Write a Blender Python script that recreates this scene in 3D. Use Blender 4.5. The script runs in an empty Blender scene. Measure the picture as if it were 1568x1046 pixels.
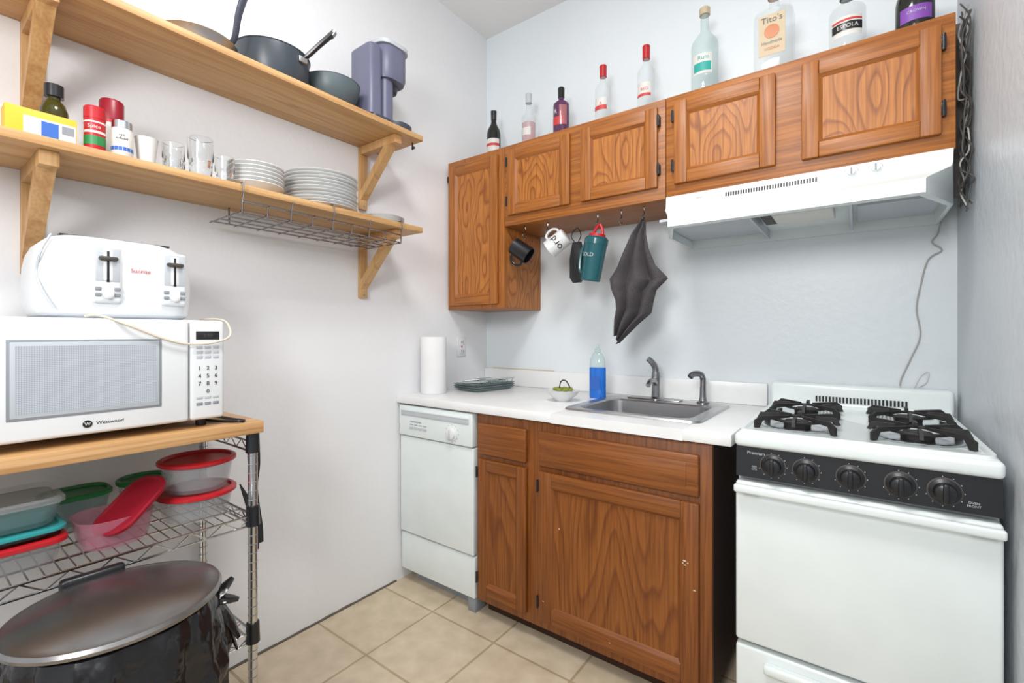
import bpy, bmesh, math, random
from mathutils import Matrix, Vector, noise
random.seed(4)
sc=bpy.context.scene
try:
    sc.view_settings.view_transform='Standard'
    sc.view_settings.look='None'
except Exception: pass
pi=math.pi
# ------------------------------------------------------------ materials
def newmat(name):
    m=bpy.data.materials.new(name); m.use_nodes=True
    return m,m.node_tree.nodes,m.node_tree.links,m.node_tree.nodes['Principled BSDF']
def P(name,col,rough=.5,metal=0,alpha=1,bump=0,bscale=60,emit=0,var=0,coat=0,trans=0,spec=.5,vscale=8,bdist=.01):
    m,n,l,b=newmat(name)
    b.inputs['Base Color'].default_value=(*col,1)
    b.inputs['Roughness'].default_value=rough
    b.inputs['Metallic'].default_value=metal
    b.inputs['Alpha'].default_value=alpha
    b.inputs['Coat Weight'].default_value=coat
    b.inputs['Transmission Weight'].default_value=trans
    b.inputs['Specular IOR Level'].default_value=spec
    tc=n.new('ShaderNodeTexCoord')
    v=var if var else .04
    ns=n.new('ShaderNodeTexNoise'); ns.inputs['Scale'].default_value=vscale; ns.inputs['Detail'].default_value=4
    l.new(tc.outputs['Object'],ns.inputs['Vector'])
    r=n.new('ShaderNodeValToRGB')
    r.color_ramp.elements[0].position=.3; r.color_ramp.elements[1].position=.7
    r.color_ramp.elements[0].color=(*[c*(1-v) for c in col],1)
    r.color_ramp.elements[1].color=(*[min(1,c*(1+v*.5)) for c in col],1)
    l.new(ns.outputs['Fac'],r.inputs['Fac']); l.new(r.outputs['Color'],b.inputs['Base Color'])
    if bump:
        nb=n.new('ShaderNodeTexNoise'); nb.inputs['Scale'].default_value=bscale; nb.inputs['Detail'].default_value=3
        l.new(tc.outputs['Object'],nb.inputs['Vector'])
        bp=n.new('ShaderNodeBump'); bp.inputs['Strength'].default_value=bump; bp.inputs['Distance'].default_value=bdist
        l.new(nb.outputs['Fac'],bp.inputs['Height']); l.new(bp.outputs['Normal'],b.inputs['Normal'])
    return m
def wood(name,axis,cols,rings=11,cross=7,along=1.1,rough=.38,knots=False,fine=.5,bump=.08,finec=150):
    m,n,l,b=newmat(name)
    tc=n.new('ShaderNodeTexCoord')
    def mp(c,a):
        x=n.new('ShaderNodeMapping'); s=[c,c,c]; s[axis]=a
        x.inputs['Scale'].default_value=s; l.new(tc.outputs['Object'],x.inputs['Vector']); return x
    a=mp(cross,along)
    ns=n.new('ShaderNodeTexNoise'); ns.inputs['Scale'].default_value=1; ns.inputs['Detail'].default_value=2.2; ns.inputs['Roughness'].default_value=.3
    l.new(a.outputs['Vector'],ns.inputs['Vector'])
    mu=n.new('ShaderNodeMath'); mu.operation='MULTIPLY'; mu.inputs[1].default_value=rings; l.new(ns.outputs['Fac'],mu.inputs[0])
    fr=n.new('ShaderNodeMath'); fr.operation='FRACT'; l.new(mu.outputs[0],fr.inputs[0])
    r=n.new('ShaderNodeValToRGB'); e=r.color_ramp.elements
    e[0].position=0; e[0].color=(*cols[0],1)
    e[1].position=.60; e[1].color=(*cols[1],1)
    q=e.new(.84); q.color=(*cols[2],1)
    q=e.new(1.0); q.color=(*cols[0],1)
    l.new(fr.outputs[0],r.inputs['Fac'])
    f=mp(finec,5); nf=n.new('ShaderNodeTexNoise'); nf.inputs['Scale'].default_value=1; nf.inputs['Detail'].default_value=3
    l.new(f.outputs['Vector'],nf.inputs['Vector'])
    r2=n.new('ShaderNodeValToRGB'); r2.color_ramp.elements[0].position=.35; r2.color_ramp.elements[1].position=.6
    g=1-fine; r2.color_ramp.elements[0].color=(g,g*.92,g*.85,1); r2.color_ramp.elements[1].color=(1,1,1,1)
    l.new(nf.outputs['Fac'],r2.inputs['Fac'])
    mx=n.new('ShaderNodeMix'); mx.data_type='RGBA'; mx.blend_type='MULTIPLY'; mx.inputs[0].default_value=1
    l.new(r.outputs['Color'],mx.inputs[6]); l.new(r2.outputs['Color'],mx.inputs[7])
    out=mx.outputs[2]
    if knots:
        k=mp(9,3.2); vo=n.new('ShaderNodeTexVoronoi'); vo.inputs['Scale'].default_value=1
        l.new(k.outputs['Vector'],vo.inputs['Vector'])
        r3=n.new('ShaderNodeValToRGB'); r3.color_ramp.elements[0].position=.06; r3.color_ramp.elements[1].position=.15
        r3.color_ramp.elements[0].color=(.22,.11,.06,1); r3.color_ramp.elements[1].color=(1,1,1,1)
        l.new(vo.outputs['Distance'],r3.inputs['Fac'])
        m2=n.new('ShaderNodeMix'); m2.data_type='RGBA'; m2.blend_type='MULTIPLY'; m2.inputs[0].default_value=1
        l.new(out,m2.inputs[6]); l.new(r3.outputs['Color'],m2.inputs[7]); out=m2.outputs[2]
    l.new(out,b.inputs['Base Color'])
    b.inputs['Roughness'].default_value=rough
    bp=n.new('ShaderNodeBump'); bp.inputs['Strength'].default_value=bump; bp.inputs['Distance'].default_value=.004
    l.new(nf.outputs['Fac'],bp.inputs['Height']); l.new(bp.outputs['Normal'],b.inputs['Normal'])
    return m
OK=[(.40,.140,.024),(.375,.128,.021),(.32,.102,.016)]
OKP=[(.48,.18,.036),(.43,.152,.028),(.27,.080,.012)]
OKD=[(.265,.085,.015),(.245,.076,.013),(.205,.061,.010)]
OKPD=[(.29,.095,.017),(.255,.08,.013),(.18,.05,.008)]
oakv=wood('oak_vertical',2,OK,8,16,.7,.42,fine=.33)
oakh=wood('oak_horizontal',0,OK,8,16,.7,.42,fine=.33)
oakp=wood('oak_panel',2,OKP,20,6,2.0,.42,fine=.30)
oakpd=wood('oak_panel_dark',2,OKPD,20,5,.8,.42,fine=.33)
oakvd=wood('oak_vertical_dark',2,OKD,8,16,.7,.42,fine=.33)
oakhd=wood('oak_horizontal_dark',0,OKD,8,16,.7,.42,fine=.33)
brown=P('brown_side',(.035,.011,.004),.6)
PN=[(.62,.385,.175),(.58,.35,.15),(.50,.275,.11)]
pine=wood('pine_shelf',1,PN,7,9,.5,.5,True,.12)
pinez=wood('pine_bracket',2,PN,5,9,.7,.5,False,.12)
butcher=wood('butcher_block',1,[(.66,.40,.19),(.60,.35,.15),(.53,.29,.12)],5,16,.9,.4,False,.18)
white=P('white_enamel',(.75,.81,.81),.22)
whitep=P('white_plastic',(.74,.76,.78),.35)
lgrey=P('light_grey_plastic',(.50,.53,.57),.4)
mgrey=P('mid_grey',(.25,.27,.3),.4)
black=P('black_plastic',(.012,.013,.016),.3)
blackm=P('black_cast_iron',(.015,.014,.014),.6,bump=.2)
chrome=P('chrome',(.62,.63,.65),.18,1)
dchrome=P('dark_chrome',(.32,.32,.34),.22,1)
steel=P('brushed_steel',(.50,.50,.51),.32,1,bump=.03,bscale=200)
lidsteel=P('lid_steel',(.30,.29,.29),.25,.92,var=.35,vscale=5)
counterm=P('laminate',(.81,.82,.82),.3)
red=P('red_plastic',(.48,.010,.018),.35)
dred=P('dark_red',(.28,.008,.022),.35)
green=P('green_plastic',(.02,.22,.06),.4)
teal=P('teal_plastic',(.03,.30,.31),.4)
tub=P('clear_tub',(.60,.64,.67),.12,alpha=.26)
pinktub=P('pink_tub',(.70,.28,.38),.15,alpha=.40)
tealtub=P('teal_tub',(.26,.42,.43),.15,alpha=.40)
glass=P('clear_glass',(.66,.75,.76),.05,alpha=.22)
rglass=P('tumbler_glass',(.93,.95,.95),.02,trans=1,var=.005)
glassb=P('bluish_glass',(.48,.66,.66),.05,alpha=.34)
gpink=P('pink_glass',(.75,.28,.30),.08,alpha=.5)
gdark=P('dark_glass',(.012,.014,.010),.08)
gpurp=P('purple_glass',(.10,.03,.09),.1)
lab=P('white_label',(.70,.69,.65),.5)
labc=P('cream_label',(.60,.48,.32),.5,alpha=.9)
labr=P('red_label',(.58,.05,.05),.5)
labt=P('teal_label',(.03,.38,.33),.5)
labp=P('purple_label',(.22,.07,.40),.5)
copper=P('orange_print',(.50,.15,.03),.4)
blue=P('blue_soap',(.01,.17,.68),.12,alpha=.88)
yellow=P('yellow_card',(.75,.47,.02),.5)
bluep=P('blue_print',(.03,.13,.5),.5)
oil=P('olive_oil_glass',(.05,.045,.008),.08)
china=P('white_china',(.70,.71,.71),.2)
potm=P('grey_nonstick',(.045,.055,.07),.35)
bowlg=P('grey_bowl',(.09,.12,.135),.4)
coffm=P('slate_plastic',(.13,.135,.21),.4)
coffd=P('slate_dark',(.05,.055,.08),.35)
towelm=P('grey_towel',(.085,.075,.08),.95,bump=.8,bscale=260,var=.3)
bag=P('trash_bag_plastic',(.010,.010,.012),.2,bump=.7,bscale=13,bdist=.02)
paper=P('paper_towel',(.80,.80,.81),.9,bump=.15,bscale=120)
wirem=P('cable_grey',(.45,.44,.42),.5)
cord=P('cord_white',(.62,.56,.46),.5)
darkcord=P('cord_dark',(.06,.055,.05),.6)
tealb=P('teal_bottle',(.015,.10,.12),.2)
foodm=P('food_green',(.25,.30,.05),.6,var=.5,vscale=60)
dirt=P('grime',(.12,.10,.08),.9)
tan=P('tan_strip',(.55,.45,.25),.7)
glasst=P('green_tint_glass',(.18,.28,.26),.1,alpha=.6)
scuff=P('paint_scuff',(.62,.50,.40),.7)
screen=P('microwave_window',(.47,.51,.55),.25)
m,n,l,b=newmat('microwave_mesh_window'); tc=n.new('ShaderNodeTexCoord'); vo=n.new('ShaderNodeTexVoronoi')
vo.inputs['Scale'].default_value=260; vo.inputs['Randomness'].default_value=0
l.new(tc.outputs['Object'],vo.inputs['Vector']); r=n.new('ShaderNodeValToRGB')
r.color_ramp.elements[0].position=.3;r.color_ramp.elements[1].position=.5
r.color_ramp.elements[0].color=(.50,.54,.58,1);r.color_ramp.elements[1].color=(.33,.36,.41,1)
l.new(vo.outputs['Distance'],r.inputs['Fac']); l.new(r.outputs['Color'],b.inputs['Base Color']); b.inputs['Roughness'].default_value=.25
mwin=m
def wallmat(name,col,v=.03,bump=.12,rough=.5):
    return P(name,col,rough,bump=bump,bscale=35,var=v,vscale=1.6)
wl=wallmat('wall_paint_left',(.825,.83,.85)); wb=wallmat('wall_paint_back',(.77,.825,.86),rough=.38); wr=wallmat('wall_paint_right_shaded',(.58,.62,.66),.07,.25,.42)  # right wall colour is darkened to carry the shade of grazing light
ceilm=wallmat('ceiling_paint',(.85,.85,.85))
m,n,l,b=newmat('floor_tiles'); tc=n.new('ShaderNodeTexCoord'); mp=n.new('ShaderNodeMapping')
mp.inputs['Location'].default_value=(.012,.08,0)
br=n.new('ShaderNodeTexBrick'); br.offset=0; br.squash=1
br.inputs['Scale'].default_value=1; br.inputs['Brick Width'].default_value=.335; br.inputs['Row Height'].default_value=.335
br.inputs['Mortar Size'].default_value=.005; br.inputs['Mortar Smooth'].default_value=.2
br.inputs['Color1'].default_value=(.57,.47,.34,1); br.inputs['Color2'].default_value=(.62,.52,.39,1); br.inputs['Mortar'].default_value=(.42,.32,.21,1)
l.new(tc.outputs['Object'],mp.inputs['Vector']); l.new(mp.outputs['Vector'],br.inputs['Vector'])
ns=n.new('ShaderNodeTexNoise'); ns.inputs['Scale'].default_value=14; ns.inputs['Detail'].default_value=6; l.new(tc.outputs['Object'],ns.inputs['Vector'])
rr=n.new('ShaderNodeValToRGB'); rr.color_ramp.elements[0].color=(.85,.83,.79,1); rr.color_ramp.elements[1].color=(1.05,1.05,1.05,1)
rr.color_ramp.elements[0].position=.3; rr.color_ramp.elements[1].position=.7
l.new(ns.outputs['Fac'],rr.inputs['Fac'])
mx=n.new('ShaderNodeMix'); mx.data_type='RGBA'; mx.blend_type='MULTIPLY'; mx.inputs[0].default_value=1
l.new(br.outputs['Color'],mx.inputs[6]); l.new(rr.outputs['Color'],mx.inputs[7]); l.new(mx.outputs[2],b.inputs['Base Color'])
b.inputs['Roughness'].default_value=.45
bp=n.new('ShaderNodeBump'); bp.invert=True; bp.inputs['Strength'].default_value=.4; bp.inputs['Distance'].default_value=.003
l.new(br.outputs['Fac'],bp.inputs['Height']); l.new(bp.outputs['Normal'],b.inputs['Normal'])
floorm=m
# ------------------------------------------------------------ builder
def T(x,y,z): return Matrix.Translation((x,y,z))
def R(a,ax): return Matrix.Rotation(math.radians(a),4,ax)
def catmull(pts,k=5):
    pts=[Vector(p) for p in pts]
    if len(pts)<3: return pts
    o=[]
    for i in range(len(pts)-1):
        p0=pts[max(i-1,0)];p1=pts[i];p2=pts[i+1];p3=pts[min(i+2,len(pts)-1)]
        for j in range(k):
            t=j/k
            o.append(.5*((2*p1)+(-p0+p2)*t+(2*p0-5*p1+4*p2-p3)*t*t+(-p0+3*p1-3*p2+p3)*t**3))
    o.append(pts[-1]); return o
def rrect(cx,cy,w,h,r,n=6):
    r=min(r,w/2-1e-4,h/2-1e-4); o=[]
    for (sx,sy,a0) in ((1,1,0),(-1,1,90),(-1,-1,180),(1,-1,270)):
        for i in range(n+1):
            a=math.radians(a0+90*i/n)
            o.append((cx+sx*(w/2-r)+r*math.cos(a),cy+sy*(h/2-r)+r*math.sin(a)))
    return o
class B:
    def __init__(s,name): s.name=name;s.v=[];s.f=[];s.fm=[];s.mats=[];s.M=Matrix.Identity(4)
    def mi(s,m):
        if m not in s.mats: s.mats.append(m)
        return s.mats.index(m)
    def add(s,vs,fs,mat,M=None):
        MM=s.M@M if M is not None else s.M
        o=len(s.v); k=s.mi(mat)
        for v in vs: s.v.append(MM@Vector(v))
        for f in fs: s.f.append([o+i for i in f]); s.fm.append(k)
    def box(s,x0,x1,y0,y1,z0,z1,mat,bev=0,seg=2,M=None):
        bm=bmesh.new(); bmesh.ops.create_cube(bm,size=1)
        w,d,h=abs(x1-x0),abs(y1-y0),abs(z1-z0)
        for v in bm.verts: v.co=Vector(((x0+x1)/2+v.co.x*w,(y0+y1)/2+v.co.y*d,(z0+z1)/2+v.co.z*h))
        if bev: bmesh.ops.bevel(bm,geom=bm.edges[:],offset=min(bev,.45*min(w,d,h)),segments=seg,affect='EDGES',profile=.5)
        bm.verts.index_update()
        s.add([v.co.copy() for v in bm.verts],[[v.index for v in f.verts] for f in bm.faces],mat,M); bm.free()
    def loft(s,loops,mat,c0=True,c1=True,M=None):
        n=len(loops[0]); vs=[p for lp in loops for p in lp]; fs=[]
        for i in range(len(loops)-1):
            for j in range(n):
                a=i*n+j;b=i*n+(j+1)%n
                fs.append([a,b,b+n,a+n])
        if c0: fs.append(list(range(n))[::-1])
        if c1: fs.append([(len(loops)-1)*n+j for j in range(n)])
        s.add(vs,fs,mat,M)
    def lathe(s,prof,mat,c=(0,0,0),seg=32,sx=1,sy=1,M=None,c0=True,c1=True):
        lp=[[(c[0]+max(r,2e-4)*sx*math.cos(2*pi*j/seg),c[1]+max(r,2e-4)*sy*math.sin(2*pi*j/seg),c[2]+z) for j in range(seg)] for r,z in prof]
        s.loft(lp,mat,c0,c1,M)
    def prism(s,pts,ax,a,b,mat,M=None):
        f={'x':lambda p,t:(t,p[0],p[1]),'y':lambda p,t:(p[0],t,p[1]),'z':lambda p,t:(p[0],p[1],t)}[ax]
        s.loft([[f(p,a) for p in pts],[f(p,b) for p in pts]],mat,True,True,M)
    def tube(s,pts,r,mat,seg=8,sm=0,M=None,closed=False,flat=1):
        pts=catmull(pts,sm) if sm else [Vector(p) for p in pts]
        if closed: pts=pts+[pts[0]]
        rs=r if isinstance(r,(list,tuple)) else None
        loops=[];up=None
        for i,p in enumerate(pts):
            d=(pts[min(i+1,len(pts)-1)]-pts[max(i-1,0)])
            if d.length<1e-9: d=Vector((0,0,1))
            d.normalize()
            if up is None: up=Vector((0,0,1)) if abs(d.z)<.9 else Vector((1,0,0))
            u=(up-d*up.dot(d)); u.normalize(); w=d.cross(u); up=u
            rr=rs[0]+(rs[1]-rs[0])*i/(len(pts)-1) if rs else r
            loops.append([p+u*(rr*flat*math.cos(2*pi*j/seg))+w*(rr*math.sin(2*pi*j/seg)) for j in range(seg)])
        s.loft(loops,mat,not closed,not closed,M)
    def sph(s,c,r,mat,seg=16,sc=(1,1,1),M=None):
        n=seg//2
        lp=[[(c[0]+sc[0]*r*max(math.sin(pi*i/n),.01)*math.cos(2*pi*j/seg),c[1]+sc[1]*r*max(math.sin(pi*i/n),.01)*math.sin(2*pi*j/seg),c[2]-sc[2]*r*math.cos(pi*i/n)) for j in range(seg)] for i in range(n+1)]
        s.loft(lp,mat,True,True,M)
    def arc(s,c,r,a0,a1,z0,z1,mat,seg=16,M=None):
        vs=[];fs=[]
        for i in range(seg+1):
            a=math.radians(a0+(a1-a0)*i/seg)
            for z in (z0,z1): vs.append((c[0]+r*math.cos(a),c[1]+r*math.sin(a),c[2]+z))
        for i in range(seg): fs.append([2*i,2*i+2,2*i+3,2*i+1])
        s.add(vs,fs,mat,M)
    def grid(s,fn,nu,nv,mat,M=None):
        vs=[fn(i/nu,j/nv) for i in range(nu+1) for j in range(nv+1)]
        fs=[[i*(nv+1)+j,(i+1)*(nv+1)+j,(i+1)*(nv+1)+j+1,i*(nv+1)+j+1] for i in range(nu) for j in range(nv)]
        s.add(vs,fs,mat,M)
    def text(s,t,size,mat,M,bend=None):
        cu=bpy.data.curves.new('t','FONT'); cu.body=t; cu.size=size; cu.align_x='CENTER'; cu.align_y='CENTER'; cu.extrude=.0002; cu.resolution_u=2
        ob=bpy.data.objects.new('t',cu); sc.collection.objects.link(ob)
        dg=bpy.context.evaluated_depsgraph_get(); me=ob.evaluated_get(dg).to_mesh()
        vs=[]
        for v in me.vertices:
            x,y,z=v.co
            if bend: a=x/bend; vs.append(((bend+z)*math.sin(a),-(bend+z)*math.cos(a),y))
            else: vs.append((x,-z,y))
        fs=[list(p.vertices) for p in me.polygons]
        s.add(vs,fs,mat,M); ob.evaluated_get(dg).to_mesh_clear()
        bpy.data.objects.remove(ob); bpy.data.curves.remove(cu)
    def done(s,origin=None,mod=None):
        xs=[v.x for v in s.v];ys=[v.y for v in s.v];zs=[v.z for v in s.v]
        o=Vector(origin) if origin else Vector(((min(xs)+max(xs))/2,(min(ys)+max(ys))/2,min(zs)))
        me=bpy.data.meshes.new(s.name); me.from_pydata([tuple(v-o) for v in s.v],[],s.f)
        for mm in s.mats: me.materials.append(mm)
        for p,k in zip(me.polygons,s.fm): p.material_index=k
        bm=bmesh.new(); bm.from_mesh(me)
        bmesh.ops.recalc_face_normals(bm,faces=bm.faces[:])
        for f in bm.faces: f.smooth=True
        for e in bm.edges:
            if len(e.link_faces)==2 and e.calc_face_angle(0)>.62: e.smooth=False
        bm.to_mesh(me); bm.free()
        ob=bpy.data.objects.new(s.name,me); ob.location=o; sc.collection.objects.link(ob); return ob
W=2.049; H=2.943; YB=-3.7
# ------------------------------------------------------------ room
def slab(name,x0,x1,y0,y1,z0,z1,mat):
    b=B(name); b.box(x0,x1,y0,y1,z0,z1,mat); return b.done(origin=(0,0,0))
slab('floor',-.1,W+.1,YB,.1,-.1,0,floorm)
slab('ceiling',-.1,W+.1,YB,.1,H,H+.1,ceilm)
slab('wall_left',-.1,0,YB,.1,0,H,wl)
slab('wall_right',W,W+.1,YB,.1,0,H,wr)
slab('wall_back',0,W,0,.1,0,H,wb)
b=B('grime_strip_left')  # uneven strip of grime at the left wall's foot, no baseboard there
pts=[]
for i in range(120):
    y=-3.6+i*(2.92/119); hh=.006+.010*abs(noise.noise(Vector((y*9,1,2))))
    pts.append((y,hh))
b.add([p for y,hh in pts for p in ((.0,y,hh),(.005,y,hh*.7),(.007,y,0))],[[3*i,3*i+1,3*i+4,3*i+3] for i in range(119)]+[[3*i+1,3*i+2,3*i+5,3*i+4] for i in range(119)],dirt)
b.done()
# ------------------------------------------------------------ doors
def door(b,x0,x1,z0,z1,y,fw,mv,mh,mp_,th=.018,hinge=None):
    b.box(x0,x0+fw,y-th,y,z0,z1,mv,.004); b.box(x1-fw,x1,y-th,y,z0,z1,mv,.004)
    b.box(x0+fw,x1-fw,y-th,y,z0,z0+fw,mh,.003); b.box(x0+fw,x1-fw,y-th,y,z1-fw,z1,mh,.003)
    a=(x0+fw-.001,x1-fw+.001,z0+fw-.001,z1-fw+.001); g=.011; yo=y-th+.001; yi=y-th+.011
    o=[(a[0],yo,a[2]),(a[1],yo,a[2]),(a[1],yo,a[3]),(a[0],yo,a[3])]
    i=[(a[0]+g,yi,a[2]+g),(a[1]-g,yi,a[2]+g),(a[1]-g,yi,a[3]-g),(a[0]+g,yi,a[3]-g)]
    b.add(o+i,[[0,1,5,4],[2,3,7,6]],mh); b.add(o+i,[[1,2,6,5],[3,0,4,7]],mv)
    b.add(i,[[0,1,2,3]],mp_)
    if hinge:
        for zz in (z0+.05,z1-.075):
            hx=x0-.004 if hinge=='l' else x1+.004
            b.box(hx-.006,hx+.006,y-th-.002,y,zz,zz+.04,black,.003)
            b.tube([(hx,y-th-.002,zz-.003),(hx,y-th-.002,zz+.043)],.004,black)
ZT=2.105
b=B('wall_cabinet')
b.box(.002,.385,-.327,-.002,1.314,ZT,oakv,.002)
b.box(.375,.3855,-.30,-.004,1.316,1.70,oakp)
door(b,.02,.352,1.335,2.075,-.327,.048,oakv,oakh,oakp)
b.box(.006,.014,-.340,-.328,2.0,2.03,black,.002)
b.done()
b=B('wall_cabinet')
b.box(.387,1.178,-.327,-.002,1.713,ZT,oakh,.002)
door(b,.413,.757,1.76,2.075,-.327,.048,oakv,oakh,oakp,hinge='l')
door(b,.812,1.150,1.76,2.075,-.327,.048,oakv,oakh,oakp,hinge='r')
b.done()
b=B('wall_cabinet')
b.box(1.18,2.006,-.327,-.002,1.715,ZT,oakh,.002)
door(b,1.214,1.556,1.76,2.075,-.327,.048,oakv,oakh,oakp,hinge='l')
door(b,1.632,1.975,1.76,2.075,-.327,.048,oakv,oakh,oakp,hinge='r')
b.done()
# ------------------------------------------------------------ base cabinet
b=B('base_cabinet')
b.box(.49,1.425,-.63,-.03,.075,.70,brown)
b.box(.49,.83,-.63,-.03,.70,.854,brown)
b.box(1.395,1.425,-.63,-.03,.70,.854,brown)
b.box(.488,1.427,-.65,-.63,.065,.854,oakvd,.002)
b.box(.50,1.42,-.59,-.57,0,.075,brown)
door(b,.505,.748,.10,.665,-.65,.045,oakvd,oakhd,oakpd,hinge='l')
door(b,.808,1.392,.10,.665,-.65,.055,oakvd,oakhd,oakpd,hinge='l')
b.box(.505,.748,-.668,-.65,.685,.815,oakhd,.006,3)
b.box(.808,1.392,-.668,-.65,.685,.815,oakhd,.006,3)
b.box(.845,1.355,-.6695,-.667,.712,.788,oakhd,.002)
for (x,z) in ((1.345,.475),(1.352,.47),(1.36,.478),(1.35,.483),(1.38,.40),(.83,.18),(1.10,.13),(.90,.47)):
    b.lathe([(.004,0),(.003,.0004)],scuff,M=T(x,-.6683,z)@R(90,'X'),seg=7,sx=random.uniform(.5,1.4),sy=random.uniform(.4,1))
b.done()
# ------------------------------------------------------------ countertop
b=B('countertop')
z0,z1=.856,.892
b.box(0.001,.87,-.678,-.001,z0,z1,counterm,.004)
b.box(1.345,1.487,-.678,-.001,z0,z1,counterm,.004)
b.box(.868,1.347,-.678,-.545,z0,z1-.0002,counterm)
b.box(.868,1.347,-.105,-.001,z0,z1-.0002,counterm)
b.box(0.001,1.487,-.02,-.0015,z1,.985,counterm,.004)
b.box(.06,.47,-.014,-.003,.985,.988,tan)
b.done()
b=B('kitchen_sink')
def sl(x0,x1,y0,y1,r,z): return [(p[0],p[1],z) for p in rrect((x0+x1)/2,(y0+y1)/2,x1-x0,y1-y0,r)]
b.loft([sl(.85,1.37,-.57,-.085,.04,.8925),sl(.855,1.365,-.565,-.09,.038,.899),sl(.893,1.327,-.532,-.195,.05,.899),sl(.90,1.32,-.525,-.202,.05,.893),sl(.905,1.315,-.52,-.207,.05,.78),sl(.93,1.29,-.495,-.23,.05,.755),sl(1.07,1.15,-.40,-.32,.039,.752)],steel,False,True)
b.lathe([(.04,.753),(.042,.756),(.03,.757),(.028,.752)],dchrome,c=(1.11,-.36,0),seg=24)
b.done()
b=B('kitchen_faucet'); c=(1.072,-.135,.899)
b.lathe([(.027,0),(.027,.006),(.019,.014),(.017,.06),(.019,.10),(.017,.12)],dchrome,c=c,seg=20)
b.tube([(1.072,-.135,1.01),(1.070,-.14,1.04),(1.060,-.15,1.062),(1.045,-.16,1.078)],[.015,.012],dchrome,12,4)
b.tube([(1.072,-.135,.965),(1.075,-.17,.985),(1.077,-.22,.985),(1.077,-.245,.970)],[.013,.010],dchrome,12,4)
b.box(.95,1.18,-.16,-.11,.899,.905,dchrome,.003)
b.done()
b=B('soap_dispenser'); c=(1.268,-.135,.899)
b.lathe([(.024,0),(.024,.006),(.016,.012),(.013,.03),(.012,.07)],dchrome,c=c,seg=18)
b.tube([(1.268,-.135,.96),(1.268,-.135,1.0),(1.261,-.145,1.02),(1.241,-.17,1.022),(1.231,-.185,1.01)],.012,dchrome,12,5)
b.done()
# ------------------------------------------------------------ dishwasher
b=B('dishwasher')
b.box(.012,.478,-.63,-.03,.06,.85,whitep)
b.box(.012,.478,-.672,-.63,.705,.848,white,.006,3)
b.box(.03,.46,-.676,-.668,.80,.826,lgrey,.004)
b.box(.03,.46,-.679,-.668,.822,.834,white,.004)
b.box(.012,.478,-.663,-.63,.245,.700,white,.005,3)
b.box(.012,.478,-.655,-.63,.06,.236,white,.005,3)
b.box(.05,.43,-.60,-.58,0,.06,mgrey)
b.box(.435,.478,-.65,-.58,0,.06,mgrey,.003)
b.lathe([(.033,0),(.033,.004),(.026,.006),(.024,.016),(.02,.018)],whitep,M=T(.362,-.672,.752)@R(90,'X'),seg=28)
b.box(.359,.365,-.694,-.688,.733,.771,lgrey,.002)
for i in range(12):
    a=math.radians(i*30); b.box(.362+.038*math.cos(a)-.0015,.362+.038*math.cos(a)+.0015,-.6728,-.672,.752+.038*math.sin(a)-.0015,.752+.038*math.sin(a)+.0015,mgrey)
for i in range(4): b.box(.09+i*.03,.112+i*.03,-.677,-.671,.742,.752,lgrey,.002)
for i in range(4): b.box(.09+i*.03,.112+i*.03,-.6728,-.6718,.760,.763,mgrey)
b.text('DISHWASHER',.012,mgrey,T(.13,-.6725,.775))
b.done()
# ------------------------------------------------------------ stove
b=B('gas_stove'); xl,xr=1.507,2.034
b.box(xl+.004,xr-.004,-.70,-.03,.03,.878,white)
b.box(xl,xr,-.745,-.02,.877,.915,white,.012,4)
b.loft([[(p[0],p[1],z) for p in rrect((xl+xr)/2,-.405,w,d,.03)] for w,d,z in ((.515,.64,.914),(.512,.637,.922),(.497,.622,.922),(.485,.610,.9165))],white,False,True)
b.box(xl,xr,-.085,-.02,.90,1.0,white,.014,4)
b.box(xl+.006,xr-.006,-.095,-.08,.915,.935,white,.006)
for i in range(26):
    x=1.655+i*.0102; b.box(x,x+.0055,-.0885,-.084,.937,.957,black)
b.prism([(-.738,.795),(-.733,.876),(-.69,.876),(-.69,.795)],'x',xl+.004,xr-.004,black)
b.text('Premium',.012,lgrey,T(1.560,-.7365,.862)@R(-3,'X'))
for i,x in enumerate((1.600,1.675,1.768,1.862,1.938)):
    K=T(x,-.736,.835)@R(90,'X')
    b.lathe([(.031,0),(.031,.001),(.030,.0015)],darkcord,M=K,seg=32)
    b.lathe([(.028,.0015),(.028,.004),(.021,.007),(.019,.022),(.016,.024)],black,M=K,seg=28)
    b.box(-.005,.005,-.021,.021,.012,.030,black,.003,M=K)
    for k in range(9):
        a=math.radians(200+k*32); b.box(x+.033*math.cos(a)-.0008,x+.033*math.cos(a)+.0008,-.7385,-.735,.835+.033*math.sin(a)-.0008,.835+.033*math.sin(a)+.0008,lgrey)
b.text('OFF\nLITE',.007,lgrey,T(1.556,-.7385,.822))
b.text('OVEN\nFRONT',.007,lgrey,T(1.985,-.7385,.815))
b.box(xl+.003,xr-.003,-.742,-.70,.345,.782,white,.008,3)
b.box(xl+.003,xr-.003,-.772,-.755,.757,.779,white,.006,3)
b.box(xl+.02,xl+.06,-.758,-.74,.760,.776,white,.004); b.box(xr-.06,xr-.02,-.758,-.74,.760,.776,white,.004)
b.box(xl+.01,xr-.01,-.70,-.69,.325,.345,black)
b.box(xl+.003,xr-.003,-.740,-.70,.05,.332,white,.008,3)
b.box(1.58,1.96,-.766,-.738,.285,.312,white,.009,3)
b.box(xl+.03,xr-.03,-.68,-.10,0,.04,black)
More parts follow.
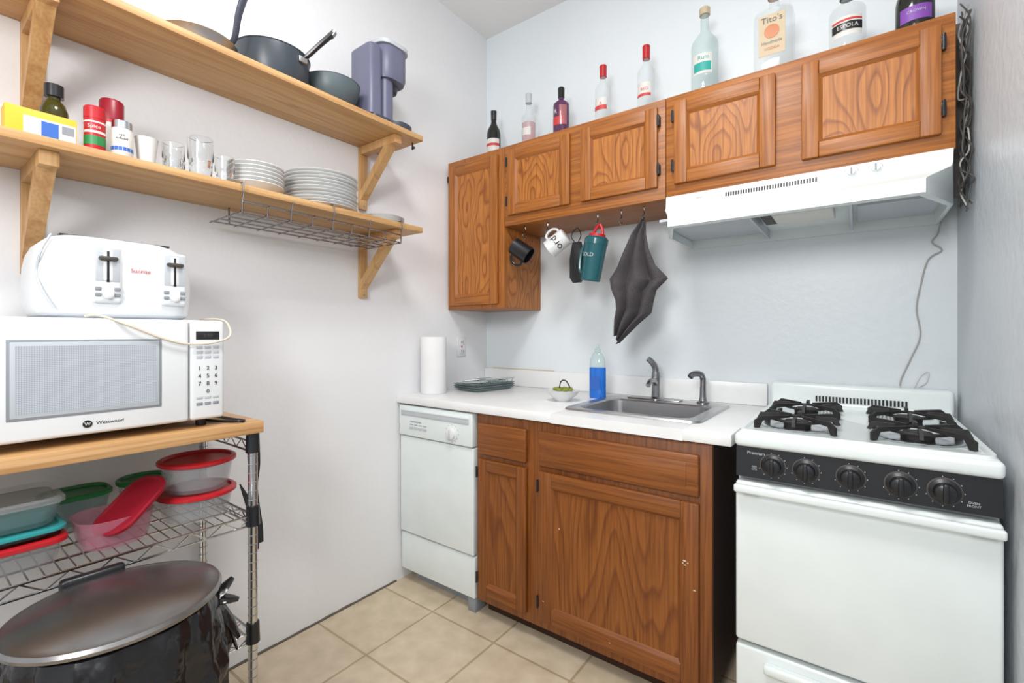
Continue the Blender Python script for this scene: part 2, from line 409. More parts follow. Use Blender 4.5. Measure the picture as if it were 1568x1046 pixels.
for x in (1.64,1.905):
    for y in (-.565,-.275):
        b.lathe([(.092,0),(.094,.003),(.085,.004),(.06,-.001),(.03,.001)],chrome,c=(x,y,.917),seg=36)
        b.lathe([(.034,0),(.036,.012),(.03,.016),(.028,.018),(.0,.019)],blackm,c=(x,y,.918),seg=24)
        b.tube([(x+.062*math.cos(2*pi*i/24),y+.062*math.sin(2*pi*i/24),.938) for i in range(24)],.0045,blackm,8,closed=True)
        for k in range(4):
            a=pi/4+k*pi/2
            MM=T(x,y,.918)@Matrix.Rotation(a,4,'Z')
            b.prism([(.026,.026),(.026,.033),(.115,.033),(.135,.020),(.135,.0),(.122,.0),(.112,.020)],'y',-.004,.004,blackm,M=MM)
            a2=k*pi/2; MM=T(x,y,.918)@Matrix.Rotation(a2,4,'Z')
            b.prism([(.045,.022),(.045,.033),(.095,.033),(.104,.014),(.096,.012),(.088,.022)],'y',-.004,.004,blackm,M=MM)
b.done()
# ------------------------------------------------------------ range hood
b=B('range_hood')
def hl(f,cx,z,ins=0):
    return [(1.182+ins,-.003-ins,z),(1.182+ins,-.30+ins*.3,z),(1.182+cx+ins,f+ins,z),(2.004-cx*1.25-ins,f+ins,z),(2.004-ins,-.30+ins*.3,z),(2.004-ins,-.003-ins,z)]
b.loft([hl(-.345,.004,1.713),hl(-.355,.006,1.668),hl(-.375,.010,1.655),hl(-.50,.06,1.602),hl(-.505,.062,1.598),hl(-.505,.062,1.562),hl(-.500,.062,1.560,.004),hl(-.49,.062,1.560,.012),hl(-.49,.062,1.600,.014)],white,True,True)
for i in range(34):
    x=1.40+i*.0082; b.box(x,x+.005,-.3535,-.346,1.677,1.692,black)
for x in (1.765,1.825):
    K=T(x,-.349,1.690)@R(86,'X')
    b.lathe([(.017,0),(.017,.003),(.012,.004),(.011,.014),(.009,.015)],whitep,M=K,seg=20)
    b.lathe([(.0185,-.001),(.0185,.001)],mgrey,M=K,seg=20)
    b.box(-.002,.002,-.010,.010,.014,.017,mgrey,M=K)
b.text('VENT',.010,mgrey,T(1.31,-.3515,1.69))
b.box(1.55,1.72,-.40,-.22,1.574,1.602,lab,.006)
b.box(1.51,1.545,-.44,-.20,1.588,1.602,darkcord)
for x in (1.49,1.76): b.box(x,x+.008,-.47,-.03,1.566,1.602,lgrey,.002)
b.box(1.20,1.48,-.46,-.03,1.592,1.601,lgrey); b.box(1.78,1.98,-.30,-.03,1.592,1.601,lgrey)
b.done()
# ------------------------------------------------------------ shelves
def shelf(zt):
    b=B('wall_shelf'); zb=zt-.022
    b.box(.001,.28,-2.55,-.764,zb,zt,pine,.0015)
    for y in (-1.915,-.875):
        b.box(.001,.020,y-.018,y+.018,zb-.275,zb-.0005,pinez,.0015)
        b.box(.020,.252,y-.018,y+.018,zb-.036,zb-.0005,pinez,.0015)
        b.prism([(.020,zb-.235),(.020,zb-.195),(.175,zb-.036),(.222,zb-.036)],'y',y-.017,y+.017,pinez)
        b.tube([(.0195,y,zb-.262),(.022,y,zb-.262)],.005,mgrey,10)
    b.done()
shelf(1.642); shelf(2.035)
b=B('under_shelf_wire_rack'); y0,y1=-1.50,-.89
zr=1.560
for x in (.06,.115,.17,.225,.275): b.tube([(x,y0,zr),(x,y1,zr)],.0027,dchrome,6)
for i in range(9):
    y=y0+(y1-y0)*i/8
    b.tube([(.05,y,zr-.003),(.285,y,zr-.003),(.285,y,zr+.028),(.292,y+.002,zr+.06 if i%2==0 else zr+.028)],.0025,dchrome,6)
b.tube([(.286,y0,zr+.028),(.286,y1,zr+.028)],.003,dchrome,6)
for y in (y0+.06,y1-.08): b.tube([(.05,y,zr),(.045,y,1.618),(.05,y,1.6185)],.0025,dchrome,6)
for i in (0,4,8):
    y=y0+(y1-y0)*i/8
    b.tube([(.292,y,zr+.06),(.292,y,1.645),(.25,y,1.645)],.0025,dchrome,6)
b.done()
b=B('picture_hook'); b.tube([(.235,-.785,2.012),(.235,-.785,1.995),(.24,-.79,1.98),(.25,-.79,1.985)],.003,black,8,4); b.sph((.25,-.79,1.985),.006,black); b.done()
# ------------------------------------------------------------ shelf items
Z=1.6425
b=B('pasta_box'); b.box(.17,.225,-1.985,-1.862,Z,Z+.072,yellow,.001); b.box(.2252,.2256,-1.955,-1.864,Z+.003,Z+.055,lab); b.box(.2257,.2260,-1.925,-1.895,Z+.012,Z+.05,bluep); b.box(.2257,.2260,-1.889,-1.867,Z+.03,Z+.05,mgrey); b.done()
b=B('olive_oil_bottle'); c=(.13,-1.888,Z); b.lathe([(.026,0),(.028,.004),(.028,.11),(.022,.13),(.013,.14),(.013,.15)],oil,c=c); b.lathe([(.019,.148),(.019,.178),(.016,.18)],black,c=c); b.arc(c,.0285,-70,70,.03,.09,labc); b.done()
b=B('spice_jar'); c=(.215,-1.826,Z); b.lathe([(.020,0),(.0215,.003),(.0215,.09)],red,c=c); b.lathe([(.0222,.09),(.0222,.118),(.020,.121)],red,c=c); b.arc(c,.0221,0,360,.022,.045,green); b.arc(c,.0222,0,360,.052,.058,lab); b.arc(c,.0222,0,360,.078,.082,lab); b.text('Spice',.013,lab,T(*c)@R(75,'Z')@T(0,0,.068),bend=.0223); b.done()
b=B('seasoning_bottle'); c=(.125,-1.772,Z); b.lathe([(.024,0),(.026,.003),(.026,.13)],red,c=c); b.lathe([(.027,.13),(.027,.18),(.024,.186)],dred,c=c); b.arc(c,.0265,0,360,.03,.12,lab); b.done()
b=B('spice_jar'); c=(.228,-1.774,Z); b.lathe([(.021,0),(.023,.003),(.023,.075),(.021,.08)],lab,c=c); b.lathe([(.022,.08),(.022,.098),(.019,.10)],chrome,c=c); b.arc(c,.0234,0,360,.02,.030,bluep); b.text('salt\niodized',.009,black,T(*c)@R(75,'Z')@T(0,0,.056),bend=.0236); b.done()
b=B('plastic_cup'); c=(.215,-1.718,Z); b.lathe([(.018,0),(.026,.075),(.027,.078),(.024,.075),(.016,.004)],china,c=c); b.done()
def tumbler(x,y,r,h):
    b=B('drinking_glass'); b.lathe([(r*.78,0),(r*.84,.003),(r*.9,h*.35),(r*.88,h*.40),(r,h*.5),(r*1.0,h-.001),(r*.97,h),(r*.95,h-.002),(r*.95,h*.52),(r*.82,.008),(r*.01,.008)],rglass,c=(x,y,Z),seg=28)
    b.done()
tumbler(.215,-1.655,.027,.085); tumbler(.225,-1.590,.033,.118); tumbler(.205,-1.517,.027,.09); tumbler(.14,-1.63,.028,.085)
b=B('bowl_stack')
for i in range(6):
    z=i*.0125; b.lathe([(.03,z),(.035,z+.003),(.062,z+.018),(.085,z+.036),(.085,z+.0385),(.080,z+.038),(.06,z+.02),(.02,z+.008)],china,c=(.155+.001*(i%2),-1.40,Z),seg=40)
b.done()
b=B('dinner_plate_stack')
for i in range(11):
    z=i*.0117; b.lathe([(.07,z),(.075,z+.002),(.108,z+.004),(.130,z+.0125),(.131,z+.0145),(.128,z+.0150),(.09,z+.009)],china,c=(.142+random.uniform(-.003,.003),-1.155+random.uniform(-.003,.003),Z),seg=56)
b.done()
b=B('saucer_stack')
for i in range(4):
    z=i*.008; b.lathe([(.04,z),(.045,z+.002),(.080,z+.007),(.09,z+.0125),(.087,z+.014),(.04,z+.008)],china,c=(.15,-.875,Z),seg=40)
b.done()
Z=2.0355
b=B('frying_pan'); c=(.16,-1.575,Z)
b.lathe([(.085,0),(.09,.003),(.105,.038),(.108,.040),(.102,.038),(.085,.006)],steel,c=c,seg=40)
b.tube([(.225,-1.515,Z+.036),(.245,-1.505,Z+.06),(.262,-1.50,Z+.13),(.272,-1.48,Z+.215)],[.009,.013],coffd,10,5,flat=.6); b.done()
b=B('saucepan'); c=(.155,-1.345,Z)
b.lathe([(.09,0),(.10,.004),(.115,.04),(.118,.105),(.121,.108),(.115,.106),(.111,.04),(.09,.01)],potm,c=c,seg=48)
b.lathe([(.116,.106),(.09,.116),(.02,.124),(.0,.125)],potm,c=c,seg=40)
b.box(.26,.275,-1.315,-1.285,Z+.070,Z+.090,steel,.003)
b.tube([(.262,-1.30,Z+.080),(.272,-1.28,Z+.105),(.282,-1.24,Z+.16),(.288,-1.20,Z+.212)],[.010,.014],black,10,5,flat=.7)
b.tube([(.285,-1.205,Z+.202),(.289,-1.195,Z+.220)],.015,steel,10,flat=.7); b.done()
b=B('mixing_bowl'); c=(.165,-1.125,Z)
b.lathe([(.045,0),(.055,.004),(.085,.03),(.100,.075),(.103,.098),(.105,.10),(.099,.097),(.08,.035),(.045,.01)],bowlg,c=c,seg=48); b.done()
b=B('coffee_maker')
def yl(x0,x1,y0,y1,r,z): return [(p[0],p[1],z) for p in rrect((x0+x1)/2,(y0+y1)/2,x1-x0,y1-y0,r)]
b.loft([yl(.13,.245,-.945,-.885,.025,Z+.02),yl(.13,.245,-.945,-.885,.025,Z+.20)],coffm)
b.loft([yl(.11,.26,-1.01,-.90,.03,Z),yl(.11,.26,-1.01,-.90,.03,Z+.02)],coffd)
b.loft([yl(.12,.255,-1.018,-.955,.02,Z+.02),yl(.12,.255,-1.018,-.955,.02,Z+.29),yl(.125,.25,-1.012,-.96,.02,Z+.30)],coffm)
b.loft([yl(.115,.26,-.955,-.83,.045,Z+.19),yl(.11,.265,-.96,-.822,.05,Z+.21),yl(.11,.265,-.96,-.822,.05,Z+.315),yl(.115,.26,-.955,-.83,.045,Z+.325)],coffm)
b.loft([yl(.108,.267,-.965,-.812,.05,Z+.326),yl(.108,.267,-.965,-.812,.05,Z+.342),yl(.12,.255,-.95,-.825,.04,Z+.35)],lgrey)
b.lathe([(.035,.19),(.028,.165),(.02,.16)],coffd,c=(.19,-.87,Z),seg=24)
b.lathe([(.062,0),(.065,.006),(.065,.03),(.058,.034),(.0,.034)],coffd,c=(.20,-.845,Z),seg=36)
b.lathe([(.055,.034),(.055,.037),(.0,.037)],mgrey,c=(.20,-.845,Z),seg=30)
b.done()
# ------------------------------------------------------------ cart
b=B('utility_cart')
yR=-1.495; yL=-2.40
b.box(.004,.41,yL,yR,.903,.937,butcher,.003)
posts=[(.385,yR-.02),(.035,yR-.02),(.385,yL+.03),(.035,yL+.03)]
for x,y in posts:
    b.tube([(x,y,.03),(x,y,.9025)],.0125,chrome,14)
    for i in range(33): b.lathe([(.0127,0),(.0132,.0012),(.0127,.0024)],mgrey,c=(x,y,.05+i*.0254),seg=14,c0=False,c1=False)
    for z in (.875,.665,.33): b.lathe([(.0135,-.03),(.019,-.028),(.017,.028),(.0135,.03)],black,c=(x,y,z),seg=16)
    b.lathe([(.02,0),(.02,.015),(.01,.03)],black,c=(x,y,0),seg=14)
for z in (.875,.665,.33):
    ya,yb=yL+.03,yR-.02
    top=z>.8
    for dz in (0,-.028):
        if not top:
            for x in (.035,.385): b.tube([(x,ya,z+dz),(x,yb,z+dz)],.0032,chrome,6)
        for y in (ya,yb): b.tube([(.035,y,z+dz),(.385,y,z+dz)],.0032,chrome,6)
    if not top:
        for x in (.035,.385):
            k=22; b.tube([(x,ya+(yb-ya)*i/k,z-(.028 if i%2 else 0)) for i in range(k+1)],.0022,chrome,5)
    k=10; b.tube([(.035+.35*i/k,yb,z-(.028 if i%2 else 0)) for i in range(k+1)],.0022,chrome,5)
    if not top:
        nn=34
        for i in range(nn+1):
            y=ya+(yb-ya)*i/nn; b.tube([(.035,y,z+.003),(.385,y,z+.003)],.0018,chrome,5)
        for x in (.12,.21,.30): b.tube([(x,ya,z-.001),(x,yb,z-.001)],.0028,chrome,5)
b.done()
b=B('black_strap'); b.tube([(.34,-1.488,.90),(.345,-1.486,.80),(.33,-1.486,.72),(.36,-1.486,.62),(.365,-1.486,.57)],.012,black,6,4,flat=.15); b.tube([(.30,-1.488,.90),(.31,-1.487,.78),(.34,-1.487,.68)],.008,black,6,4,flat=.15)
b.prism([(.24,.72),(.37,.66),(.36,.55),(.33,.60)],'y',-1.490,-1.486,black); b.done()
# ------------------------------------------------------------ microwave
b=B('microwave_oven'); b.M=T(.378,-2.062,.957)@R(90,'Z')
w,d,h=.472,.36,.266
b.box(0,w,.012,d,0,h,whitep,.008,3)
b.box(0,.388,-.008,.014,.002,h-.002,whitep,.008,3)
b.box(.391,w,-.008,.014,.002,h-.002,whitep,.008,3)
b.box(.062,.328,-.0095,-.006,.048,.217,mgrey,.004)
b.box(.067,.323,-.0105,-.008,.053,.212,screen,.003)
b.add([(.075,-.0108,.061),(.315,-.0108,.061),(.315,-.0108,.204),(.075,-.0108,.204)],[[0,1,2,3]],mwin)
b.box(.403,.459,-.0095,-.006,.214,.236,black,.002)
b.text('8:88',.013,darkcord,T(.431,-.0100,.225))
for r_ in range(3):
    for c_ in range(3): b.box(.404+c_*.0195,.419+c_*.0195,-.0095,-.007,.190-r_*.013,.198-r_*.013,lgrey,.002)
for i,t in enumerate('123456789 0 '):
    if t!=' ': b.text(t,.015,black,T(.4115+(i%3)*.0195,-.0092,.138-(i//3)*.0205))
for c_ in range(3):
    b.box(.404+c_*.0195,.419+c_*.0195,-.0095,-.007,.057,.064,lgrey,.002); b.box(.404+c_*.0195,.419+c_*.0195,-.0095,-.007,.040,.048,mgrey,.002)
b.lathe([(.0085,0),(.0085,.001),(.0075,.001)],black,M=T(.188,-.0085,.026)@R(90,'X'),seg=20); b.text('W',.011,lab,T(.188,-.0098,.026)); b.text('Westwood',.011,black,T(.228,-.0085,.026))
for x in (.04,w-.04):
    for y in (.04,d-.04): b.lathe([(.012,-.0195),(.014,0)],black,c=(x,y,0),seg=14)
b.done()
b=B('power_cord'); b.tube([(.30,-1.60,.9415),(.36,-1.575,.9415),(.395,-1.555,.943),(.385,-1.54,.9415),(.33,-1.55,.9415),(.10,-1.57,.9415)],.004,black,8,5); b.done()
b=B('toaster_cord'); b.tube([(.345,-1.87,1.2275),(.372,-1.85,1.229),(.394,-1.80,1.206),(.396,-1.735,1.175),(.397,-1.68,1.160),(.397,-1.62,1.163),(.394,-1.580,1.18),(.37,-1.576,1.215),(.33,-1.585,1.2275),(.25,-1.60,1.2275)],.003,cord,8,6); b.done()
# ------------------------------------------------------------ toaster
b=B('toaster'); b.M=T(.335,-1.950,1.2252)@R(90,'Z'); w,d=.312,.24
def tl(i,z,r=.05): return [(p[0],p[1],z) for p in rrect(w/2,d/2,w-2*i,d-2*i,r)]
b.loft([tl(.012,.004),tl(.006,.012),tl(.004,.03),tl(0,.08,.055),tl(.001,.12,.055),tl(.006,.15,.055),tl(.015,.172,.055),tl(.03,.188,.05),tl(.05,.197,.045),tl(.07,.200,.04)],whitep)
b.loft([tl(.018,-.001),tl(.010,.004),tl(.008,.012)],lgrey)
for x in (.094,.230):
    b.box(x,x+.056,-.006,.02,.035,.172,whitep,.008,3)
    b.box(x+.004,x+.052,-.0075,.01,.085,.168,lgrey,.004)
    b.box(x+.018,x+.038,-.0082,.008,.088,.164,whitep,.003)
    b.box(x+.025,x+.031,-.009,.01,.085,.160,black,.002)
    b.box(x+.010,x+.046,-.018,-.004,.136,.146,darkcord,.004)
    b.lathe([(.011,0),(.011,.006),(.008,.008)],whitep,M=T(x+.028,-.006,.056)@R(90,'X'),seg=24)
    for k in range(2):
        b.box(x+.004,x+.016,-.0085,-.004,.050+k*.014,.059+k*.014,mgrey,.002); b.box(x+.040,x+.052,-.0085,-.004,.050+k*.014,.059+k*.014,mgrey,.002)
b.text('Sunrise',.014,red,T(.187,-.002,.118))
b.tube([(.03,.035,.19),(.012,.02,.15),(.006,.03,.10),(.012,.012,.06),(.03,.002,.02)],.0025,lgrey,6,5)
for y in (.07,.15):
    for x in (.05,.17): b.box(x,x+.10,y,y+.02,.196,.2005,black)
for x in (.04,w-.04):
    for y in (.04,d-.04): b.lathe([(.01,-.0020),(.012,.004)],black,c=(x,y,0),seg=12)
b.done()
# ------------------------------------------------------------ containers
Z=.671
def rtub(name,x,y,z,wx,wy,h,body,lid,rot=0,tx=0,r=.04,lidh=.012):
    b=B(name); b.M=T(x,y,z)@R(rot,'Z')@R(tx,'X')
    L=lambda k,zz,rr=r:[(p[0],p[1],zz) for p in rrect(0,0,wx*k,wy*k,rr)]
    b.loft([L(.80,0),L(.84,.004),L(.97,h-.004),L(1.0,h),L(.96,h),L(.80,.010)],body)
    if lid: b.loft([L(1.02,h-.002),L(1.05,h),L(1.05,h+lidh*.7),L(1.0,h+lidh),L(.93,h+lidh),L(.90,h+lidh*.4)],lid)
    b.done()
rtub('food_container',.265,-1.615,Z,.185,.185,.065,tub,red,r=.09)
rtub('food_container',.265,-1.612,Z+.078,.18,.18,.075,tub,red,r=.09)
rtub('food_container',.10,-1.69,Z,.125,.125,.085,tub,green,r=.06)
rtub('food_container',.085,-1.84,Z,.12,.14,.08,tealtub,green,r=.04)
rtub('food_container',.285,-1.805,Z,.15,.155,.070,pinktub,None,r=.05)
rtub('food_container',.27,-1.985,Z,.19,.165,.055,tub,red,r=.03)
rtub('food_container',.27,-1.985,Z+.068,.185,.16,.014,tealtub,teal,r=.03,lidh=.008)
rtub('food_container',.265,-1.985,Z+.091,.185,.16,.050,tealtub,tub,r=.03)
b=B('container_lid'); b.M=T(.315,-1.775,Z+.082)@R(25,'Z')@R(36,'X')
b.loft([[(p[0],p[1],z) for p in rrect(0,0,a,c_,.045)] for a,c_,z in ((.105,.165,0),(.11,.17,.003),(.11,.17,.010),(.10,.16,.012),(.09,.15,.008))],dred); b.done()
# ------------------------------------------------------------ trash can
b=B('trash_can'); cx,cy=.605,-1.868
def bagloop(r,z,amp,seed,n=144):
    o=[]
    for j in range(n):
        a=2*pi*j/n; ca,sa=math.cos(a),math.sin(a)
        k=noise.noise(Vector((ca*4+seed*.2,sa*4,z*5)))*amp*1.2
        k+=(.5-abs(noise.noise(Vector((ca*6+z*5,sa*6,z*6+seed)))))*amp*.9
        k+=(.5-abs(noise.noise(Vector((ca*5,sa*5-z*9,z*12+seed)))))*amp*.8
        x=cx+(r+k)*ca*.98
        o.append((max(x,.404),cy+(r+k)*sa*1.03,z))
    return o
prof=[(.13,.001,.004),(.14,.03,.006),(.145,.10,.012),(.148,.16,.016),(.148,.22,.018),(.15,.28,.020),(.152,.33,.022),(.153,.37,.024),(.156,.40,.026),(.160,.425,.026),(.163,.45,.028),(.166,.475,.028),(.167,.50,.028),(.167,.525,.026),(.166,.55,.024),(.163,.575,.022),(.160,.60,.018),(.158,.62,.012),(.154,.636,.006),(.145,.641,.003)]
b.loft([bagloop(r,z,a,1.0) for r,z,a in prof],bag)
b.M=T(cx,cy,.640)
b.lathe([(.150,0),(.158,.001),(.163,.004),(.164,.010),(.160,.016),(.154,.0165),(.148,.018),(.12,.024),(.07,.029),(.03,.031),(.0,.0315)],lidsteel,seg=72,sx=.98,sy=1.06)
b.M=Matrix.Identity(4)
b.box(.428,.452,-1.93,-1.82,.630,.668,black,.008,3)
for k,(dx,dy,dz) in enumerate(((.00,.045,.03),(.03,.045,-.01),(.04,.040,-.09),(-.03,.05,-.04),(.01,.05,-.13))):
    b.tube([(cx+.03,cy+.150,.60),(cx+.03+dx*.6,cy+.160+dy*.4,.60+dz*.5),(cx+.03+dx,cy+.160+dy*.8,.60+dz)],[.028,.008],bag,8,4,flat=.35)
b.done()
# ------------------------------------------------------------ counter items
Z=.8925
b=B('paper_towel_roll'); b.lathe([(.020,0),(.062,0),(.0635,.003),(.0635,.275),(.062,.278),(.020,.278),(.019,.27)],paper,c=(.085,-.515,Z),seg=40,c0=False,c1=True); b.done()
b=B('serving_tray'); b.M=T(.185,-.24,Z)@R(-6,'Z')
for k in range(3):
    z=k*.010
    b.loft([[(p[0],p[1],zz) for p in rrect(0,0,.19*s_,.29*s_,.02)] for s_,zz in ((.84,z),(.88,z+.003),(1,z+.014),(1.01,z+.016),(.97,z+.014),(.84,z+.006))],glasst if k!=1 else mgrey)
for i in range(7): b.tube([(-.085,-.12+i*.04,.038),(0,-.12+i*.04,.036),(.085,-.12+i*.04,.038),(.098,-.12+i*.04,.060)],.0022,chrome,6)
b.tube([(.098,-.13,.060),(.098,.13,.060)],.003,chrome,6)
b.box(-.07,.08,-.02,.10,.040,.046,glasst,.002,M=R(5,'Y'))
b.box(-.06,.07,-.11,-.04,.039,.044,lgrey,.002,M=R(-4,'Y'))
b.tube([(-.05,-.1,.047),(.02,0,.054),(.08,.08,.051)],.004,chrome,8,4); b.done()
b=B('food_bowl'); c=(.745,-.375,Z)
b.lathe([(.03,0),(.033,.004),(.036,.008),(.062,.030),(.072,.046),(.074,.048),(.069,.046),(.055,.03),(.03,.014)],china,c=c,seg=40)
b.lathe([(.066,.040),(.04,.046),(.0,.048)],lab,c=c,seg=24,c0=False)
for i in range(7):
    a=i*.9; b.sph((c[0]+.03*math.cos(a),c[1]+.03*math.sin(a),Z+.052),.014,foodm,10,(1.3,.8,.6))
b.tube([(c[0]-.02,c[1],Z+.05),(c[0]-.01,c[1],Z+.085),(c[0]+.02,c[1]-.01,Z+.09),(c[0]+.035,c[1],Z+.06)],.003,darkcord,6,5); b.done()
b=B('dish_soap_bottle'); b.M=T(.822,-.195,Z)
def ov(k,z,a=.040,c_=.026): return [(a*k*math.cos(2*pi*j/32),c_*k*math.sin(2*pi*j/32),z) for j in range(32)]
b.loft([ov(.92,0),ov(1,.006),ov(1,.13),ov(.97,.14)],blue,True,True)
b.loft([ov(.97,.1402),ov(.90,.175),ov(.62,.20),ov(.40,.21)],glassb,False,True)
b.lathe([(.014,.208),(.014,.222),(.009,.226),(.007,.243),(.004,.246)],glassb,seg=18)
b.box(-.022,.022,-.0268,-.0262,.04,.10,bluep); b.done()
b=B('power_outlet'); b.box(.0005,.006,-.258,-.190,1.06,1.168,whitep,.003)
for z in (1.09,1.138):
    b.lathe([(.017,0),(.017,.002),(.015,.003)],china,M=T(.006,-.224,z)@R(90,'Y'),seg=20)
    for dy in (-.006,.006): b.box(.0085,.0095,-.224+dy-.001,-.224+dy+.001,z-.004,z+.006,black)
b.box(.006,.008,-.228,-.220,1.11,1.118,red); b.done()
# ------------------------------------------------------------ hanging things
def hook(x,y):
    b=B('cup_hook'); b.tube([(x,y,1.7125),(x,y,1.69),(x+.004,y-.012,1.676),(x,y-.022,1.668),(x,y-.012,1.655),(x,y+.004,1.656),(x,y+.008,1.665)],.0022,dchrome,8,4); b.lathe([(.007,-.003),(.004,0)],dchrome,c=(x,y,1.7125),seg=12); b.done()
for x in (.47,.60,.86,.97,1.07): hook(x,-.27)
def mug(mat,M,text=None):
    b=B('coffee_mug'); b.M=M
    b.lathe([(.036,-.050),(.041,-.047),(.043,.047),(.044,.050),(.040,.048),(.038,-.042)],mat,seg=36)
    b.tube([(.041,0,.030),(.061,0,.032),(.073,0,.012),(.071,0,-.014),(.055,0,-.030),(.041,0,-.028)],.006,mat,10,5)
    if text: b.text(text,.050,black,R(-20,'Z'),bend=.0435)
    b.done()
mug(black,T(.460,-.29,1.592)@R(62,'Y')@R(-115,'Y')@R(15,'X')@R(180,'Y'))
mug(china,T(.668,-.29,1.607)@R(-125,'Y')@R(10,'X'),'ord')
b=B('travel_cup'); b.M=T(.848,-.29,1.505)@R(10,'Y')@Matrix.Scale(1.17,4)
b.lathe([(.034,-.075),(.037,-.072),(.042,.06),(.043,.065)],tealb,seg=36); b.lathe([(.044,.062),(.044,.082),(.036,.09),(.015,.092)],tealb,seg=32)
b.tube([(-.04,0,.07),(-.055,0,.03),(-.053,0,-.03),(-.038,0,-.05)],.006,tealb,8,5)
b.tube([(-.02,0,.09),(-.012,0,.115),(.004,0,.135),(.018,0,.115),(.022,0,.09)],.006,red,8,5); b.lathe([(.032,.09),(.03,.10),(.0,.104)],red,seg=24)
b.text('COLD',.020,lgrey,T(0,0,0.02)@R(-15,'Z'),bend=.0412)
b.done()
b=B('oven_mitt'); b.M=T(.748,-.255,1.505)
pts=[(-.02,.10),(.02,.10),(.03,.05),(.045,.035),(.05,.0),(.038,-.01),(.036,-.06),(.018,-.085),(-.018,-.085),(-.034,-.06),(-.034,.03)]
def off(k,y): return [(p[0]*k,y,p[1]*k) for p in pts]
b.loft([off(.85,-.014),off(1,-.008),off(1,.008),off(.85,.014)],black)
b.tube([(0,0,.09),(-.03,0,.13),(.0,0,.165),(.02,0,.13),(0,0,.09)],.0025,black,6,5); b.done()
rows=[(1.668,1.064,1.076),(1.64,1.045,1.083),(1.60,1.015,1.083),(1.54,.990,1.092),(1.47,.960,1.120),(1.415,.925,1.168),(1.37,.932,1.120),(1.32,.948,1.105),(1.28,.950,1.095),(1.235,.946,1.04),(1.16,.948,.965)]
def tw(side):
    def fn(u,v):
        k=v*(len(rows)-1); i=min(int(k),len(rows)-2); f=k-i
        z=rows[i][0]*(1-f)+rows[i+1][0]*f; xa=rows[i][1]*(1-f)+rows[i+1][1]*f; xb=rows[i][2]*(1-f)+rows[i+1][2]*f
        x=xa+(xb-xa)*u; env=.15+min(1,v*1.8)
        fold=(.5-abs(math.sin(u*8+v*1.5)))*.035*env
        y=-.275+fold+.010*env*math.sin(u*5-v*6)+noise.noise(Vector((x*14,z*9,3)))*.016*env+side*.003
        z+=.018*math.sin(u*pi*1.5+1)*v
        return (x,y,z)
    return fn
b=B('dish_towel'); b.grid(tw(-1),60,50,towelm); b.grid(tw(1),60,50,towelm); b.done()
# ------------------------------------------------------------ bottles on cabinets
Z=ZT+.0005
b=B('wine_bottle'); c=(.175,-.15,Z); b.lathe([(.036,0),(.038,.004),(.038,.17),(.034,.195),(.018,.225),(.0145,.24),(.0145,.29),(.016,.291),(.016,.298),(.012,.299)],gdark,c=c); b.arc(c,.0385,-150,0,.07,.14,lab); b.arc(c,.0388,-150,0,.10,.115,labr); b.lathe([(.0152,.25),(.0165,.30),(.012,.302)],black,c=c,seg=20); b.done()
def liquor(name,x,y,r,hb,h,body,cap,label,lz,neck=.013,liquid=None,caph=.035,txt=None,txtm=None,sq=False,shl=.04,la=(-140,-40)):
    b=B(name); c=(x,y,Z)
    prof=[(r*.93,0),(r,.005),(r,hb),(r*.93,hb+shl*.3),(r*.55,hb+shl*.75),(neck*1.1,hb+shl),(neck,hb+shl+.02),(neck,h-caph),(neck*1.15,h-caph),(neck*1.15,h-caph+.004)]
    if sq:
        b.loft([[(x+p[0],y+p[1],Z+z) for p in rrect(0,0,2*rr,2*rr,rr*.55 if rr>neck*1.3 else rr)] for rr,z in prof],body)
        if label: b.box(x-r*.66,x+r*.66,y-r-.0012,y-r-.0004,Z+lz[0],Z+lz[1],label)
    else:
        b.lathe(prof,body,c=c,seg=36)
        if label: b.arc(c,r+.0008,la[0],la[1],lz[0],lz[1],label)
        if txt: b.text(txt,r*.5,txtm or black,T(x,y,Z+(lz[0]+lz[1])/2)@R(8,'Z'),bend=r+.0012)
    if liquid: b.lathe([(r*.9,.004),(r*.95,.01),(r*.95,liquid)],gpink,c=c,seg=30)
    b.lathe([(neck*1.25,h-caph),(neck*1.3,h-.003),(neck*1.1,h)],cap,c=c,seg=20)
    return b
liquor('liquor_bottle',.408,-.15,.036,.19,.325,glass,lgrey,lab,(.10,.14),liquid=.17,caph=.05).done()
b=liquor('liquor_bottle',.603,-.15,.040,.205,.295,gpurp,gdark,labr,(.10,.14),shl=.03,caph=.05); b.arc((.603,-.15,Z),.0413,-75,-20,.10,.195,gpink); b.text('R',.03,lab,T(.603,-.15,Z+.165)@R(-12,'Z'),bend=.042); b.done()
b=liquor('liquor_bottle',.828,-.15,.037,.215,.328,glass,red,lab,(.11,.165),liquid=None,caph=.055,txt='R',txtm=labr); b.arc((.828,-.15,Z),.0385,-140,-40,.11,.13,labr); b.done()
b=liquor('liquor_bottle',1.034,-.15,.037,.225,.345,glass,red,lab,(.11,.17),caph=.06,txt='RED',txtm=labr); b.arc((1.034,-.15,Z),.0385,-140,-40,.11,.122,labr); b.done()
b=liquor('liquor_bottle',1.279,-.15,.052,.25,.408,glassb,labc,lab,(.12,.20),neck=.016,caph=.03,shl=.06,la=(-130,-45)); b.arc((1.279,-.15,Z),.0532,-125,-50,.13,.165,labt); b.text('Rum',.024,labt,T(1.279,-.15,Z+.183)@R(8,'Z'),bend=.0535); b.done()
b=liquor('liquor_bottle',1.535,-.20,.063,.235,.37,glass,copper,labc,(.075,.22),neck=.017,caph=.06,sq=True,shl=.035)
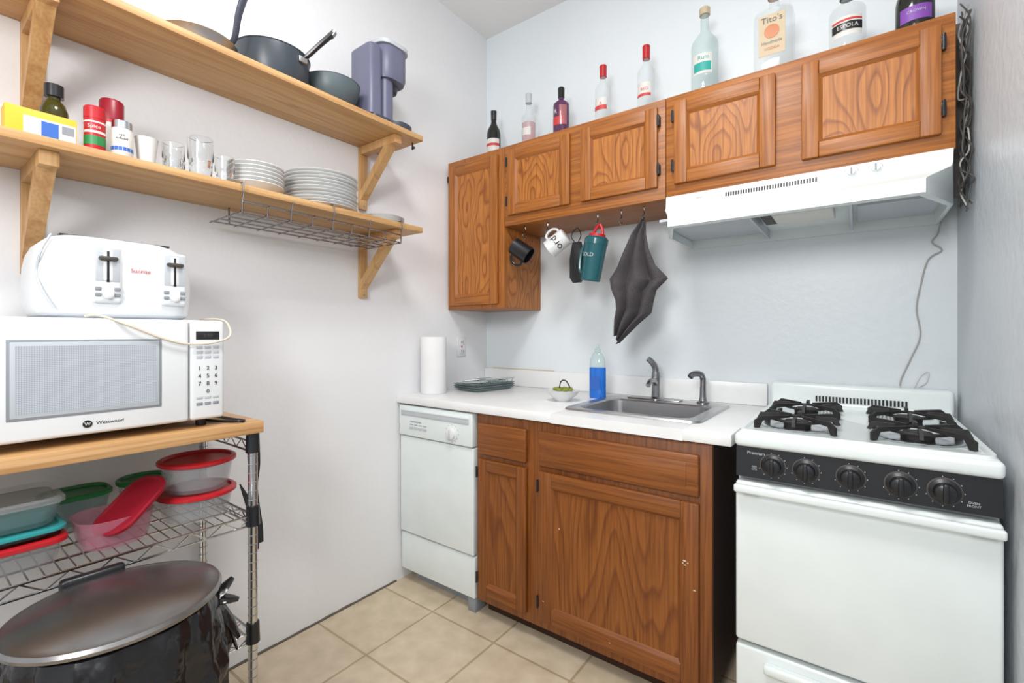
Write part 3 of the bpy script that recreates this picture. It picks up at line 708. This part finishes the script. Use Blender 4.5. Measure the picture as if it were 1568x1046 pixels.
b.text("Tito's",.030,black,T(1.535,-.2655,Z+.200)); b.lathe([(.024,0),(.024,.001),(.019,.0012)],copper,M=T(1.535,-.2645,Z+.158)@R(90,'X'),seg=28); b.text('Handmade',.015,black,T(1.535,-.2655,Z+.120)); b.text('VODKA',.014,copper,T(1.535,-.2655,Z+.098)); b.done()
b=liquor('liquor_bottle',1.752,-.20,.052,.165,.255,glass,black,lab,(.068,.132),neck=.017,caph=.04,shl=.035); b.arc((1.752,-.2,Z),.0535,-140,-40,.085,.112,black); b.text('ESPOLA',.018,lab,T(1.752,-.2,Z+.098)@R(2,'Z'),bend=.054); b.arc((1.752,-.2,Z),.0533,-140,-40,.116,.123,labr); b.done()
b=liquor('liquor_bottle',1.925,-.215,.048,.12,.26,gdark,labp,labp,(.045,.09),neck=.02,caph=.09,shl=.07); b.text('CROWN',.012,lgrey,T(1.925,-.215,Z+.072)@R(0,'Z'),bend=.0495); b.done()
# ------------------------------------------------------------ cords
b=B('hanging_cord'); b.tube([(2.012,-.012,1.60),(2.0,-.010,1.53),(1.985,-.008,1.50),(2.01,-.008,1.47),(1.975,-.008,1.44),(1.955,-.006,1.35),(1.945,-.006,1.27),(1.955,-.006,1.18),(1.93,-.006,1.10),(1.905,-.006,1.03),(1.90,-.006,1.003)],.0025,wirem,8,6)
b.tube([(1.94,-.006,1.003),(1.955,-.006,1.04),(1.975,-.006,1.055),(1.97,-.006,1.02),(1.95,-.006,1.003)],.0025,whitep,8,6); b.done()
b=B('cables_and_gap_shade')
for k in range(7):
    pts=[]
    for i in range(14):
        pts.append((2.030+random.uniform(-.014,.014),-.315+random.uniform(-.02,.02)+k*.008,2.11-i*.044+random.uniform(-.02,.02)))
    b.tube(pts,.0022,wirem if k==3 else darkcord,6,5)
b.box(2.0075,2.040,-.22,-.20,1.60,2.12,darkcord)  # dark sheet across the gap, standing in for the shade inside it
b.done()
# ------------------------------------------------------------ lights, camera
def area(name,loc,rot,size,power,col=(1,1,1),sy=None):
    L=bpy.data.lights.new(name,'AREA'); L.energy=power; L.size=size; L.color=col
    if sy: L.shape='RECTANGLE'; L.size_y=sy
    o=bpy.data.objects.new(name,L); o.location=loc; o.rotation_euler=[math.radians(a) for a in rot]; sc.collection.objects.link(o)
area('ceiling_lamp',(1.30,-1.65,2.90),(0,0,0),.5,29,(1,.99,.97))
area('flash_fill',(1.55,-3.1,2.0),(80,0,8),.6,31,(1,.99,.97))  # added fill behind the camera, acting as bounced flash
w=bpy.data.worlds.new('World'); sc.world=w; w.use_nodes=True
w.node_tree.nodes['Background'].inputs['Color'].default_value=(.95,.98,1,1); w.node_tree.nodes['Background'].inputs['Strength'].default_value=.82
cam=bpy.data.cameras.new('Camera'); cam.sensor_width=36; cam.lens=716/1568*36; cam.shift_y=-.0077; cam.clip_start=.01
co=bpy.data.objects.new('Camera',cam); co.location=(1.785,-2.15,1.187); co.rotation_euler=(math.radians(90),0,math.radians(36.6)); sc.collection.objects.link(co)
sc.camera=co
